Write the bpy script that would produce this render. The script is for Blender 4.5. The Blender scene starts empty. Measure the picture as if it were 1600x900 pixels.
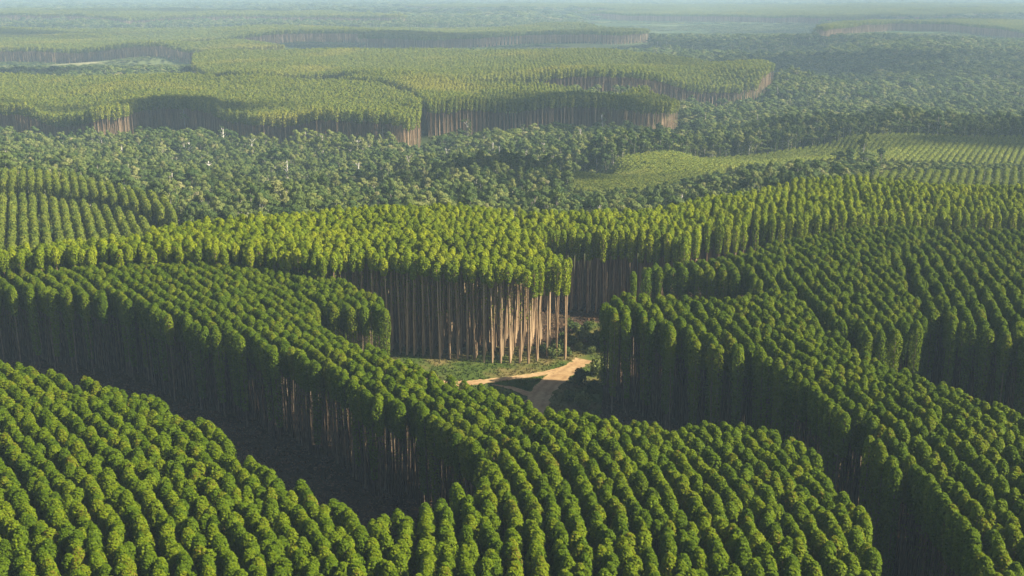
import bpy, math, random, json
import numpy as np
from mathutils import Vector, Matrix, Euler

# ------------------------------------------------------------------ camera, sky, sun, exposure
scene = bpy.context.scene
col = scene.collection
R = math.radians
CAM_H, PITCH, FPX = 105.0, math.atan(470 / 1700), 1700.0
cam_data = bpy.data.cameras.new('camera')
cam = bpy.data.objects.new('camera', cam_data)
col.objects.link(cam)
cam.location = (0, 0, CAM_H)
cam.rotation_euler = (R(90) - PITCH, 0, 0)
cam_data.sensor_width = 36
cam_data.lens = FPX / 1600 * 36
cam_data.clip_start = 1
cam_data.clip_end = 60000
scene.camera = cam

SUN_EL, SUN_AZ = 38.0, -11.0          # azimuth: degrees from +x (right) towards the far side (+y); negative = towards the camera
world = bpy.data.worlds.new('World')
scene.world = world
world.use_nodes = True
wn = world.node_tree
for n in list(wn.nodes):
    wn.nodes.remove(n)
sky = wn.nodes.new('ShaderNodeTexSky')
sky.sky_type = 'NISHITA'
sky.sun_disc = False
sky.sun_elevation = R(SUN_EL)
sky.sun_rotation = R(90 - SUN_AZ)
sky.air_density = 1.0
sky.dust_density = 1.5
bg = wn.nodes.new('ShaderNodeBackground')
bg.inputs['Strength'].default_value = 0.05
wo = wn.nodes.new('ShaderNodeOutputWorld')
wn.links.new(sky.outputs[0], bg.inputs['Color'])
wn.links.new(bg.outputs[0], wo.inputs['Surface'])

sun_data = bpy.data.lights.new('sun', 'SUN')
sun_data.energy = 5.0
sun_data.angle = R(0.6)
sun_data.color = (1.0, 0.91, 0.70)
sun = bpy.data.objects.new('sun', sun_data)
col.objects.link(sun)
az, el = R(SUN_AZ), R(SUN_EL)
sdir = Vector((math.cos(az) * math.cos(el), math.sin(az) * math.cos(el), math.sin(el)))
sun.rotation_euler = sdir.to_track_quat('Z', 'Y').to_euler()
sun.location = sdir * 400

vs = scene.view_settings
vs.view_transform = 'Standard'
vs.look = 'None'
vs.exposure = 1.2
vs.gamma = 1.0
vs.use_curve_mapping = False
scene.cycles.max_bounces = 6
scene.cycles.diffuse_bounces = 1
scene.cycles.transmission_bounces = 3
scene.cycles.volume_bounces = 1
scene.cycles.transparent_max_bounces = 8

DATA = json.loads(r'''{"stands":[["lower_left",0,26,"broad",3.25,1.65,[[-160.9,245.9],[-129.9,232.7],[-112.9,227.0],[-106.0,223.2],[-98.0,218.3],[-91.0,214.8],[-83.9,211.3],[-77.8,207.6],[-70.5,204.4],[-61.8,196.2],[-55.0,190.1],[-49.4,179.5],[-42.4,172.7],[-35.5,165.2],[-28.9,160.0],[-25.3,156.6],[-22.4,153.4],[-18.0,147.2],[-15.0,135.3],[-11.6,114.5],[-92.8,114.5]],[[-91.0,214.8],[-77.7,200.2],[-65.0,184.7],[-53.2,168.1],[-42.5,151.3],[-37.7,140.6]]],["lower_middle",0,26,"broad",3.25,1.65,[[-21.9,151.9],[-18.6,155.1],[-15.2,157.3],[-12.3,159.5],[-10.5,164.2],[-5.8,165.7],[-1.2,184.7],[3.6,201.9],[6.3,199.9],[12.5,197.9],[18.5,195.6],[25.5,192.3],[29.9,189.2],[36.7,193.9],[48.6,192.3],[52.3,187.7],[54.6,178.9],[56.1,164.7],[56.5,154.5],[51.0,135.3],[45.2,114.5],[-11.2,114.5],[-14.6,135.3],[-17.6,147.2]],[[2.5,200.6],[13.7,170.9],[16.5,154.5],[16.5,135.3]]],["left_middle",0,24,"broad",3.3,1.7,[[-252.1,348.2],[-160.1,330.5],[-122.4,337.4],[-95.2,334.8],[-68.4,322.3],[-48.3,305.5],[-35.9,286.4],[-33.1,272.9],[-40.5,275.2],[-47.4,276.4],[-53.3,275.2],[-50.6,267.1],[-44.4,257.3],[-29.7,240.0],[-14.0,224.6],[-1.3,215.1],[4.2,207.8],[-1.4,190.0],[-5.8,172.1],[-7.6,183.5],[-12.2,193.0],[-19.7,206.3],[-27.9,208.5],[-44.6,230.5],[-57.4,241.4],[-71.1,255.2],[-77.6,254.7],[-87.3,264.3],[-99.7,277.7],[-109.8,282.6],[-125.0,289.0],[-144.3,295.7],[-224.1,307.0]],[[-85.9,299.8],[-63.2,271.1],[-45.0,242.3],[-28.5,216.7],[-18.8,198.8]]],["right_middle",0,27,"broad",3.6,1.7,[[21.9,260.0],[25.3,275.8],[28.6,280.2],[36.8,277.7],[48.4,275.8],[52.4,274.0],[60.2,275.8],[69.3,284.1],[75.4,280.8],[76.3,252.9],[77.3,236.5],[82.5,225.4],[87.5,220.4],[93.6,210.5],[97.8,201.8],[99.4,197.7],[115.6,163.8],[84.0,113.1],[55.7,113.1],[62.5,133.6],[65.5,142.3],[66.7,154.7],[67.2,166.0],[66.3,178.9],[65.9,193.7],[61.9,200.8],[58.3,210.9],[57.9,225.8],[53.6,232.0],[48.4,234.7],[44.5,240.3],[40.0,242.8],[35.1,251.4],[30.0,257.2]],[[52.4,274.0],[56.9,240.3],[63.5,218.3],[68.1,200.8],[70.5,178.9],[69.9,158.0],[68.8,142.5],[65.4,130.3]]],["right_upper",0,27,"broad",3.6,1.7,[[34.4,302.8],[41.7,312.7],[58.1,319.9],[81.3,337.1],[119.0,360.1],[147.9,362.1],[111.8,318.3],[107.2,280.8],[101.4,254.5],[95.8,246.7],[85.7,243.7],[78.5,249.8],[76.8,256.1],[76.8,283.4],[70.9,288.7],[68.7,291.5],[64.2,299.2],[59.9,301.4],[55.2,302.8],[49.6,305.8],[44.5,305.8]],[[84.3,329.1],[86.3,296.3],[86.8,268.5],[87.3,245.2]]],["far_right",0,27,"broad",3.6,1.7,[[114.1,316.7],[150.1,362.1],[175.0,364.2],[239.3,362.1],[139.1,201.5],[116.7,235.6],[112.8,247.2],[105.3,253.5],[106.1,274.6]],[[132.4,344.4],[117.3,279.6],[111.3,254.5]]],["centre",0,30.3,"high",2.6,2.1,[[-225.7,311.1],[-153.5,317.7],[-145.8,319.4],[-139.2,324.5],[-131.5,327.2],[-119.5,330.8],[-113.4,339.1],[-106.7,347.8],[-101.4,351.8],[-90.7,360.1],[-67.2,374.4],[-41.4,385.0],[-18.4,385.0],[0.0,377.9],[2.5,353.9],[-1.2,343.9],[6.9,335.3],[8.2,324.5],[12.5,314.4],[16.8,307.9],[15.9,298.7],[11.6,304.8],[9.7,301.7],[5.2,297.2],[-3.6,297.2],[-12.5,299.5],[-22.5,301.7],[-28.5,303.3],[-37.6,306.4],[-44.6,307.2],[-56.9,303.3],[-69.6,311.1],[-91.2,314.4],[-114.0,314.4],[-149.8,309.5],[-221.4,304.8]],[[-18.2,381.4],[-24.3,297.2]]],["right_strip",0,28,"band",2.9,2.1,[[1.4,387.1],[23.0,384.8],[51.4,390.7],[68.8,412.3],[88.2,423.2],[111.7,442.2],[134.9,454.7],[160.8,451.5],[207.5,436.2],[283.5,433.2],[254.7,387.1],[185.2,387.1],[141.4,377.9],[110.3,368.0],[82.5,361.6],[63.4,351.5],[54.5,334.5],[51.2,340.0],[41.4,343.8],[31.2,345.7],[21.0,349.5],[14.8,352.5],[7.6,349.5],[3.9,363.7]],[[82.4,419.0],[61.5,340.0]]],["young_left_front",0,17,"young",4.0,1.7,[[-342.4,478.9],[-226.8,475.8],[-209.8,475.8],[-184.3,460.7],[-165.5,446.5],[-149.2,429.3],[-137.0,410.9],[-128.1,386.5],[-133.0,366.5],[-260.9,359.1]],[[-195.6,475.8],[-152.2,376.3]]],["young_left_back",0,17,"young",3.8,1.7,[[-388.5,546.7],[-259.0,546.7],[-221.9,534.8],[-179.6,503.7],[-159.3,482.1],[-145.2,460.7],[-135.8,429.3],[-154.4,453.5],[-171.4,471.2],[-195.4,490.2],[-221.5,503.7],[-240.3,505.4],[-360.4,505.4]],[[-223.4,546.7],[-194.3,478.9]]],["young_right_near",0,9,"young",4.2,2.6,[[180.8,575.1],[227.2,589.9],[286.6,605.4],[402.8,619.3],[342.4,522.4],[255.4,536.5],[194.0,543.8]],[[254.3,596.4],[228.8,540.2]]],["young_right_far",-8,5,"shrub",4.0,2.4,[[32.6,647.0],[55.4,721.6],[87.5,742.1],[161.4,783.4],[264.5,818.4],[394.9,840.8],[547.8,848.5],[440.2,676.0],[322.5,681.1],[281.2,699.4],[220.8,704.8],[160.7,696.7],[130.2,666.0],[88.5,620.3],[57.1,599.5],[33.9,599.5]],[[341.0,829.4],[273.9,702.1]]]],"far":[["p1",-22,32,3.5,"far",[[-821.4,1290.7],[-485.4,1290.7],[-410.7,1290.7],[-362.4,1252.0],[-314.9,1181.0],[-260.1,1181.0],[-189.0,1164.5],[-138.0,1132.7],[-99.8,1074.0],[-82.3,996.3],[-78.1,923.7],[-83.9,898.4],[-127.2,908.4],[-214.3,918.5],[-257.4,939.5],[-292.9,967.1],[-317.2,972.8],[-327.6,961.5],[-324.1,918.5],[-340.8,898.4],[-385.7,918.5],[-427.1,939.5],[-609.1,950.4]],"far plantation plateau at the left with a lit trunk wall above the native forest"],["p1b",-24,34,3.5,"far",[[-193.0,1189.4],[-68.4,1181.0],[67.5,1164.5],[136.2,1117.4],[155.6,1021.0],[144.1,990.4],[58.0,996.3],[-22.8,978.6],[-70.9,950.4],[-83.1,1021.0],[-102.4,1102.6],[-139.9,1148.4]],"far plantation tongue behind the corridor in the middle distance with a shaded trunk wall"],["p2",-15,29,4.4,"far",[[-462.8,1607.4],[-447.7,1691.6],[-200.9,1746.4],[98.3,1709.5],[277.7,1607.4],[326.2,1488.7],[319.9,1351.1],[284.0,1275.8],[219.6,1265.7],[108.9,1255.8],[-28.6,1236.4],[-109.5,1181.5],[-170.4,1226.9],[-221.3,1275.8],[-254.5,1275.8],[-300.4,1236.4],[-355.0,1307.0],[-417.8,1448.5]],"broad far plantation plateau in the centre with a sunlit yellow-green top"],["p3",-15,28,5.5,"far",[[-1499.9,2379.6],[-1009.1,2379.6],[-709.4,2249.6],[-501.1,2079.0],[-385.1,1887.7],[-450.4,1866.2],[-628.9,1955.2],[-772.7,1978.8],[-1280.4,2027.7]],"thin far plantation plateau at upper left with a bluish trunk wall"],["p4",-10,28,8.0,"patch",[[-1773.0,2818.9],[-778.1,2720.9],[-386.8,2818.9],[170.3,2979.8],[319.0,2720.9],[303.2,2463.5],[215.6,2352.1],[28.2,2463.5],[-78.5,2283.3],[-134.2,2127.4],[-296.8,2156.8],[-276.2,2352.1],[-437.6,2388.1],[-644.7,2250.3],[-1077.8,2352.1],[-1504.4,2388.1]],"pale hazy plantation plateau spanning the upper left and centre"],["p5",-10,28,8.0,"patch",[[244.0,4278.8],[796.4,4658.4],[2063.2,4524.7],[3094.8,4524.7],[2707.9,3956.1],[1805.3,3956.1],[1289.5,3766.5],[1083.2,3513.8],[859.7,3766.5],[440.3,3859.0]],"hazy blue plantation plateau near the horizon at upper right"],["p6",-5,27,6.0,"far",[[670.6,2467.0],[782.9,2738.6],[998.9,3014.8],[1219.9,3141.3],[1614.6,3141.3],[2152.8,3141.3],[1614.6,2350.3],[1148.2,2508.5],[1116.3,2789.7],[974.9,2842.8],[785.6,2641.7],[669.8,2387.9]],"curved hazy plantation plateau at the right above the wooded slope"],["p7",0,28,11.0,"patch",[[-2584.6,4123.0],[-1497.9,4382.0],[-892.9,4123.0],[-399.4,3501.3],[-290.5,3181.1],[-532.6,3333.6],[-779.4,3415.4],[-1089.4,3181.1],[-1398.1,3501.3],[-2143.4,3415.4]],"very distant hazy blue woodland band at upper left"],["p8",0,28,12.0,"patch",[[-553.1,5398.2],[332.9,5849.8],[1229.1,5398.2],[2236.9,5614.9],[3687.2,5398.2],[3305.7,4837.5],[1928.3,4837.5],[1331.5,4675.6],[515.4,4524.0],[165.3,4837.5],[-275.5,4837.5]],"very distant hazy blue woodland band under the horizon"]],"ctrl":[[-160.9,245.9,0],[-112.9,227.0,0],[-98.0,218.3,0],[-83.9,211.3,0],[-70.5,204.4,0],[-55.0,190.1,0],[-42.4,172.7,0],[-28.9,160.0,0],[-22.4,153.4,0],[-15.0,135.3,0],[-92.8,114.5,0],[-21.9,151.9,0],[-15.2,157.3,0],[-10.5,164.2,0],[-1.2,184.7,0],[6.3,199.9,0],[18.5,195.6,0],[29.9,189.2,0],[48.6,192.3,0],[54.6,178.9,0],[56.5,154.5,0],[45.2,114.5,0],[-14.6,135.3,0],[-252.1,348.2,0],[-122.4,337.4,0],[-68.4,322.3,0],[-35.9,286.4,0],[-40.5,275.2,0],[-53.3,275.2,0],[-44.4,257.3,0],[-14.0,224.6,0],[4.2,207.8,0],[-5.8,172.1,0],[-12.2,193.0,0],[-27.9,208.5,0],[-57.4,241.4,0],[-77.6,254.7,0],[-99.7,277.7,0],[-125.0,289.0,0],[-224.1,307.0,0],[21.9,260.0,0],[28.6,280.2,0],[48.4,275.8,0],[60.2,275.8,0],[75.4,280.8,0],[77.3,236.5,0],[87.5,220.4,0],[97.8,201.8,0],[115.6,163.8,0],[55.7,113.1,0],[65.5,142.3,0],[67.2,166.0,0],[65.9,193.7,0],[58.3,210.9,0],[53.6,232.0,0],[44.5,240.3,0],[35.1,251.4,0],[34.4,302.8,0],[58.1,319.9,0],[119.0,360.1,0],[111.8,318.3,0],[101.4,254.5,0],[85.7,243.7,0],[76.8,256.1,0],[70.9,288.7,0],[64.2,299.2,0],[55.2,302.8,0],[44.5,305.8,0],[114.1,316.7,0],[175.0,364.2,0],[139.1,201.5,0],[112.8,247.2,0],[106.1,274.6,0],[-225.7,311.1,0],[-145.8,319.4,0],[-131.5,327.2,0],[-113.4,339.1,0],[-101.4,351.8,0],[-67.2,374.4,0],[-18.4,385.0,0],[2.5,353.9,0],[6.9,335.3,0],[12.5,314.4,0],[15.9,298.7,0],[9.7,301.7,0],[-3.6,297.2,0],[-22.5,301.7,0],[-37.6,306.4,0],[-56.9,303.3,0],[-91.2,314.4,0],[-149.8,309.5,0],[1.4,387.1,0],[51.4,390.7,0],[88.2,423.2,0],[134.9,454.7,0],[207.5,436.2,0],[254.7,387.1,0],[141.4,377.9,0],[82.5,361.6,0],[54.5,334.5,0],[41.4,343.8,0],[21.0,349.5,0],[7.6,349.5,0],[-342.4,478.9,0],[-209.8,475.8,0],[-165.5,446.5,0],[-137.0,410.9,0],[-133.0,366.5,0],[-388.5,546.7,0],[-221.9,534.8,0],[-159.3,482.1,0],[-135.8,429.3,0],[-171.4,471.2,0],[-221.5,503.7,0],[-360.4,505.4,0],[180.8,575.1,0],[286.6,605.4,0],[342.4,522.4,0],[194.0,543.8,0],[32.6,647.0,-8],[87.5,742.1,-8],[264.5,818.4,-8],[547.8,848.5,-8],[322.5,681.1,-8],[220.8,704.8,-8],[130.2,666.0,-8],[57.1,599.5,-8],[-821.4,1290.7,-22],[-362.4,1252.0,-22],[-189.0,1164.5,-22],[-82.3,996.3,-22],[-127.2,908.4,-22],[-292.9,967.1,-22],[-324.1,918.5,-22],[-427.1,939.5,-22],[-193.0,1189.4,-24],[136.2,1117.4,-24],[58.0,996.3,-24],[-83.1,1021.0,-24],[-462.8,1607.4,-15],[98.3,1709.5,-15],[319.9,1351.1,-15],[108.9,1255.8,-15],[-170.4,1226.9,-15],[-300.4,1236.4,-15],[-1499.9,2379.6,-15],[-501.1,2079.0,-15],[-628.9,1955.2,-15],[-1773.0,2818.9,-10],[170.3,2979.8,-10],[215.6,2352.1,-10],[-134.2,2127.4,-10],[-437.6,2388.1,-10],[-1504.4,2388.1,-10],[244.0,4278.8,-10],[3094.8,4524.7,-10],[1289.5,3766.5,-10],[440.3,3859.0,-10],[670.6,2467.0,-5],[1219.9,3141.3,-5],[1614.6,2350.3,-5],[974.9,2842.8,-5],[-2584.6,4123.0,0],[-399.4,3501.3,0],[-779.4,3415.4,0],[-2143.4,3415.4,0],[-553.1,5398.2,0],[2236.9,5614.9,0],[1928.3,4837.5,0],[165.3,4837.5,0],[-429.9,1046.7,-27],[-238.2,1013.7,-27],[-118.1,1004.7,-27],[0.0,1048.0,-29],[127.5,1087.8,-29],[-329.0,1124.5,-25],[-392.2,950.8,-30],[-218.7,926.4,-32],[-52.6,890.6,-32],[98.3,1117.8,-34],[252.4,1233.4,-34],[432.6,1233.4,-34],[568.6,1215.6,-32],[771.1,1394.9,-28],[420.2,1609.6,-30],[648.4,1725.0,-20],[781.6,2266.4,-8],[937.9,2036.6,-8],[-129.4,723.8,-28],[43.2,725.8,-24],[-211.7,589.3,-14],[155.8,751.7,-16],[228.6,773.6,-14],[-207.5,1796.8,-15],[-755.5,1868.1,-24],[-971.4,1868.1,-24],[-591.9,1897.0,-26],[-149.7,2605.8,-22],[159.3,2774.6,-24],[-624.4,2166.8,-25],[-924.2,2166.8,-25],[525.2,3050.7,-30],[576.9,2274.0,-34],[0.0,2755.0,-20],[-776.7,2246.9,-26],[-1525.1,3813.8,0],[0.0,4240.8,0],[1733.1,4337.9,0],[-1556.3,6833.3,0],[1894.6,8325.0,0],[-10375.1,18271.8,5],[0,16000.0,5],[12000,16000.0,5],[-56.8,283.6,-1],[-7.6,237.8,0],[60.5,237.8,0]],"forest":[[6328.8,9268.5],[9493.3,9268.5],[517.8,473.7],[63.3,473.7],[0.0,473.7],[-129.3,451.6],[-412.8,451.6],[-8255.0,9672.9]],"clear":[[-3,[[32.6,647.0],[55.4,721.6],[161.4,783.4],[264.5,818.4],[547.8,848.5],[441.8,678.5],[281.2,699.4],[220.8,704.8],[160.7,696.7],[130.2,666.0],[88.5,620.3],[57.1,599.5],[30.3,599.5]]],[13,[[-406.2,571.6],[-270.8,571.6],[-232.0,559.1],[-187.8,526.5],[-151.8,481.7],[-131.0,404.0],[-272.7,375.4]]],[-22,[[-930.1,1332.0],[-188.2,1624.9],[219.1,1417.4],[170.1,1093.1],[50.2,1071.6],[-82.4,1002.4],[-366.0,1040.8],[-738.9,1050.9]]],[-15,[[-565.9,1963.1],[449.3,1876.3],[363.9,1513.3],[218.7,1450.6],[-438.4,1513.3]]],[9,[[180.8,575.1],[227.2,589.9],[286.6,605.4],[402.8,619.3],[342.4,522.4],[169.2,536.5]]],[-25,[[-2528.9,2937.7],[-583.9,2865.2],[-488.6,2391.5],[-562.0,1946.5],[-1631.6,1882.5]]],[-20,[[-3354.0,3909.3],[480.7,3909.3],[296.6,2398.9],[-482.9,2398.9],[-648.4,2824.7],[-2559.7,2975.2]]],[-22,[[329.4,5775.0],[1699.1,6080.7],[860.1,3192.7],[282.4,3284.9]]],[-12,[[1029.6,3790.9],[1517.4,4428.1],[2913.3,4249.7],[1867.5,2712.6],[1182.8,2712.6],[1040.5,3026.3],[826.1,2941.3]]]],"field":[-22,[[-1207.8,1901.6],[-1022.3,1968.4],[-819.4,1917.9],[-692.3,1934.4],[-541.9,1839.1],[-466.2,1752.6],[-484.4,1673.7],[-668.4,1649.0],[-1050.3,1649.0]]],"sheets":{"clearing":[[-43.2,302.3],[-31.1,314.1],[-15.5,312.9],[0.0,312.9],[8.8,314.1],[13.7,317.2],[20.2,326.8],[26.2,340.5],[32.3,326.8],[30.1,302.3],[25.5,280.9],[23.1,262.1],[19.7,237.8],[7.6,237.8],[-6.4,253.5],[-18.7,271.2],[-31.6,280.9]],"road_main":[[[21.3,301.1],[18.4,296.1],[15.2,290.1],[10.9,282.4],[7.9,275.0],[6.4,266.6],[6.2,257.8],[7.8,245.5]],[5.0,5.5,6.0,6.2,6.0,6.5,6.5,6.0]],"road_left":[[[14.6,292.8],[9.9,289.6],[4.5,287.0],[-1.8,284.9],[-7.9,282.4],[-14.1,280.9],[-19.3,280.9],[-28.6,286.0]],[3.0,3.0,2.6,2.6,3.2,4,4,3]],"road_low":[[[-5.3,280.9],[0.0,277.9],[3.4,274.0],[7.1,270.3]],[1.6,2.2,2.6,3.0]],"island":[[-5.6,280.9],[-0.9,282.9],[4.5,284.9],[8.6,286.5],[7.4,282.4],[5.2,276.9],[3.8,276.0],[0.0,278.9]]},"pts":{"shrubs":[[9.5,306.9],[11.6,302.3],[13.8,309.3],[16.1,304.6],[18.1,314.1],[20.1,309.3],[15.8,320.3],[20.2,326.8],[22.6,317.2],[23.8,306.9],[21.8,296.6],[23.4,288.6],[18.4,280.9],[21.5,275.0],[15.2,268.9],[18.5,262.1],[20.8,320.3],[18.7,330.1],[23.8,326.8],[26.4,315.3],[13.2,304.6],[14.3,286.0],[17.6,280.9],[25.5,280.9],[12.5,293.9]],"emerg":[[-489.6,1106.4],[-352.0,1018.4],[-339.3,1027.5],[-286.9,958.8],[-242.4,912.8],[-206.3,861.0],[-358.8,983.5],[-373.5,931.5],[-150.3,861.0],[-119.2,838.7],[-48.6,820.5],[-14.2,800.1],[23.3,786.2],[16.4,722.8],[-70.0,734.7],[212.9,950.8],[519.1,1415.9],[113.1,912.8],[80.0,971.0],[-153.2,734.7],[-241.5,814.5],[-429.1,1013.9],[-340.6,1085.6],[-211.5,971.0],[-107.7,912.8],[-39.2,950.8],[51.6,829.5],[178.8,1013.9],[362.5,1415.9],[-205.7,734.7],[-103.4,722.8],[-8.4,706.8]]}}''')
rng = np.random.default_rng(7)
rnd = random.Random(11)

# ------------------------------------------------------------------ helpers
def tag(o, label=None, cat=None, group=None, kind=None):
    if label: o['label'] = label
    if cat: o['category'] = cat
    if group: o['group'] = group
    if kind: o['kind'] = kind
    return o

def project(x, y, z):
    """photo pixel (1600x900) of world points, for culling trees the view cannot reach"""
    cp, sp = math.cos(PITCH), math.sin(PITCH)
    dz = z - CAM_H
    f = y * cp - dz * sp
    u = y * sp + dz * cp
    f = np.maximum(f, 1e-3)
    return 800 + FPX * x / f, 450 - FPX * u / f

def inside(poly, x, y):
    poly = np.asarray(poly)
    res = np.zeros(x.shape, bool)
    j = len(poly) - 1
    for i in range(len(poly)):
        xi, yi = poly[i]; xj, yj = poly[j]
        if yi != yj:
            c = ((yi > y) != (yj > y)) & (x < (xj - xi) * (y - yi) / (yj - yi) + xi)
            res ^= c
        j = i
    return res

def edge_dist(poly, x, y):
    poly = np.asarray(poly, float)
    d = np.full(x.shape, 1e9)
    for i in range(len(poly)):
        a = poly[i]; b = poly[(i + 1) % len(poly)]
        ab = b - a; L = max(ab @ ab, 1e-9)
        t = np.clip(((x - a[0]) * ab[0] + (y - a[1]) * ab[1]) / L, 0, 1)
        d = np.minimum(d, np.hypot(x - a[0] - t * ab[0], y - a[1] - t * ab[1]))
    return d

def wav(x, y, s, seed):
    """smooth cheap noise, -1..1"""
    r = np.random.default_rng(seed)
    v = 0
    for k in range(5):
        a = r.uniform(0, 6.283); f = r.uniform(0.6, 1.7) / s; p = r.uniform(0, 6.283)
        v = v + np.sin((x * math.cos(a) + y * math.sin(a)) * f * 6.283 + p)
    return v / 3.2

CT = np.array(DATA['ctrl'], float)
CTu, CTv = CT[:, 0] / CT[:, 1], np.log(CT[:, 1])
CL = np.array(DATA['sheets']['clearing'])
def ground(x, y):
    x = np.asarray(x, float); y = np.asarray(y, float)
    yy = np.maximum(y, 105.0)
    u = np.clip(x / yy, -1.2, 1.2); v = np.log(yy)
    out = np.empty(x.shape); fl = x.ravel(); o = out.ravel()
    uf, vf = u.ravel(), v.ravel()
    for s in range(0, len(fl), 20000):
        d2 = (uf[s:s+20000, None] - CTu) ** 2 * 2.2 + (vf[s:s+20000, None] - CTv) ** 2
        w = 1 / (d2 + 1e-4) ** 2
        o[s:s+20000] = (w * CT[:, 2]).sum(1) / w.sum(1)
    z = o.reshape(x.shape)
    z = z + wav(x, y, 160, 3) * 1.4 + wav(x, y, 420, 5) * np.clip((y - 400) / 400, 0, 1) * 3
    cd = np.hypot(x - 5, y - 285)
    k = np.clip((cd - 62) / 60, 0, 1)
    return z * (k * k * (3 - 2 * k))

# ------------------------------------------------------------------ materials
def mat(name):
    m = bpy.data.materials.new(name)
    m.use_nodes = True
    nt = m.node_tree
    for n in list(nt.nodes):
        nt.nodes.remove(n)
    return m, nt, nt.nodes.new('ShaderNodeOutputMaterial')

def ramp(nt, stops, interp='LINEAR'):
    r = nt.nodes.new('ShaderNodeValToRGB')
    r.color_ramp.interpolation = interp
    e = r.color_ramp.elements
    while len(e) < len(stops):
        e.new(0.5)
    for k, (p, c) in enumerate(stops):
        e[k].position = p
        e[k].color = (*c, 1)
    return r

def leaf_material(name, stops, patch, patch_at=0.62, patch_scale=0.03, trans=0.2, rough=0.55, fac=0.85):
    m, nt, out = mat(name)
    N = nt.nodes.new; Lk = nt.links.new
    oi = N('ShaderNodeObjectInfo')
    at = N('ShaderNodeAttribute'); at.attribute_name = 'leaf'
    mx = N('ShaderNodeMath'); mx.operation = 'MULTIPLY_ADD'
    Lk(oi.outputs['Random'], mx.inputs[0]); mx.inputs[1].default_value = 0.6
    ml = N('ShaderNodeMath'); ml.operation = 'MULTIPLY'; ml.inputs[1].default_value = 0.4
    Lk(at.outputs['Fac'], ml.inputs[0]); Lk(ml.outputs[0], mx.inputs[2])
    rp = ramp(nt, stops)
    Lk(mx.outputs[0], rp.inputs[0])
    # slow drift of tone across the block (tree health, clone): world position noise
    nz = N('ShaderNodeTexNoise'); nz.inputs['Scale'].default_value = patch_scale; nz.inputs['Detail'].default_value = 3
    gp = N('ShaderNodeNewGeometry')
    Lk(gp.outputs['Position'] if name == 'leaf_litter' else oi.outputs['Location'], nz.inputs['Vector'])
    pr = ramp(nt, [(patch_at, (0, 0, 0)), (min(patch_at + 0.16, 1), (1, 1, 1))])
    Lk(nz.outputs['Fac'], pr.inputs[0])
    pm = N('ShaderNodeMath'); pm.operation = 'MULTIPLY'; pm.inputs[1].default_value = fac
    Lk(pr.outputs[0], pm.inputs[0])
    mc = N('ShaderNodeMixRGB'); mc.inputs[2].default_value = (*patch, 1)
    Lk(pm.outputs[0], mc.inputs[0]); Lk(rp.outputs[0], mc.inputs[1])
    p = N('ShaderNodeBsdfPrincipled')
    p.inputs['Roughness'].default_value = rough
    p.inputs['Specular IOR Level'].default_value = 0.06
    Lk(mc.outputs[0], p.inputs['Base Color'])
    t = N('ShaderNodeBsdfTranslucent')
    hs = N('ShaderNodeMixRGB'); hs.blend_type = 'MULTIPLY'; hs.inputs[0].default_value = 1
    hs.inputs[2].default_value = (1.25, 1.25, 0.5, 1)
    Lk(mc.outputs[0], hs.inputs[1]); Lk(hs.outputs[0], t.inputs['Color'])
    ms = N('ShaderNodeMixShader'); ms.inputs[0].default_value = trans
    Lk(p.outputs[0], ms.inputs[1]); Lk(t.outputs[0], ms.inputs[2])
    Lk(ms.outputs[0], out.inputs['Surface'])
    return m

def bark_material(name, a, b, c):
    m, nt, out = mat(name)
    N = nt.nodes.new; Lk = nt.links.new
    tc = N('ShaderNodeTexCoord')
    mp = N('ShaderNodeMapping'); mp.inputs['Scale'].default_value = (1.2, 1.2, 0.25)
    Lk(tc.outputs['Object'], mp.inputs[0])
    nz = N('ShaderNodeTexNoise'); nz.inputs['Scale'].default_value = 2.2; nz.inputs['Detail'].default_value = 5
    Lk(mp.outputs[0], nz.inputs['Vector'])
    oi = N('ShaderNodeObjectInfo')
    ad = N('ShaderNodeMath'); ad.operation = 'MULTIPLY_ADD'; ad.inputs[1].default_value = 0.5
    Lk(oi.outputs['Random'], ad.inputs[0])
    sb = N('ShaderNodeMath'); sb.operation = 'SUBTRACT'; sb.inputs[1].default_value = 0.25
    Lk(nz.outputs['Fac'], sb.inputs[0]); Lk(sb.outputs[0], ad.inputs[2])
    rp = ramp(nt, [(0.25, a), (0.5, b), (0.75, c)])
    Lk(ad.outputs[0], rp.inputs[0])
    p = N('ShaderNodeBsdfPrincipled'); p.inputs['Roughness'].default_value = 0.85
    p.inputs['Specular IOR Level'].default_value = 0.2
    Lk(rp.outputs[0], p.inputs['Base Color'])
    bp = N('ShaderNodeBump'); bp.inputs['Strength'].default_value = 0.4; bp.inputs['Distance'].default_value = 0.05
    Lk(nz.outputs['Fac'], bp.inputs['Height']); Lk(bp.outputs[0], p.inputs['Normal'])
    Lk(p.outputs[0], out.inputs['Surface'])
    return m

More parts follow.
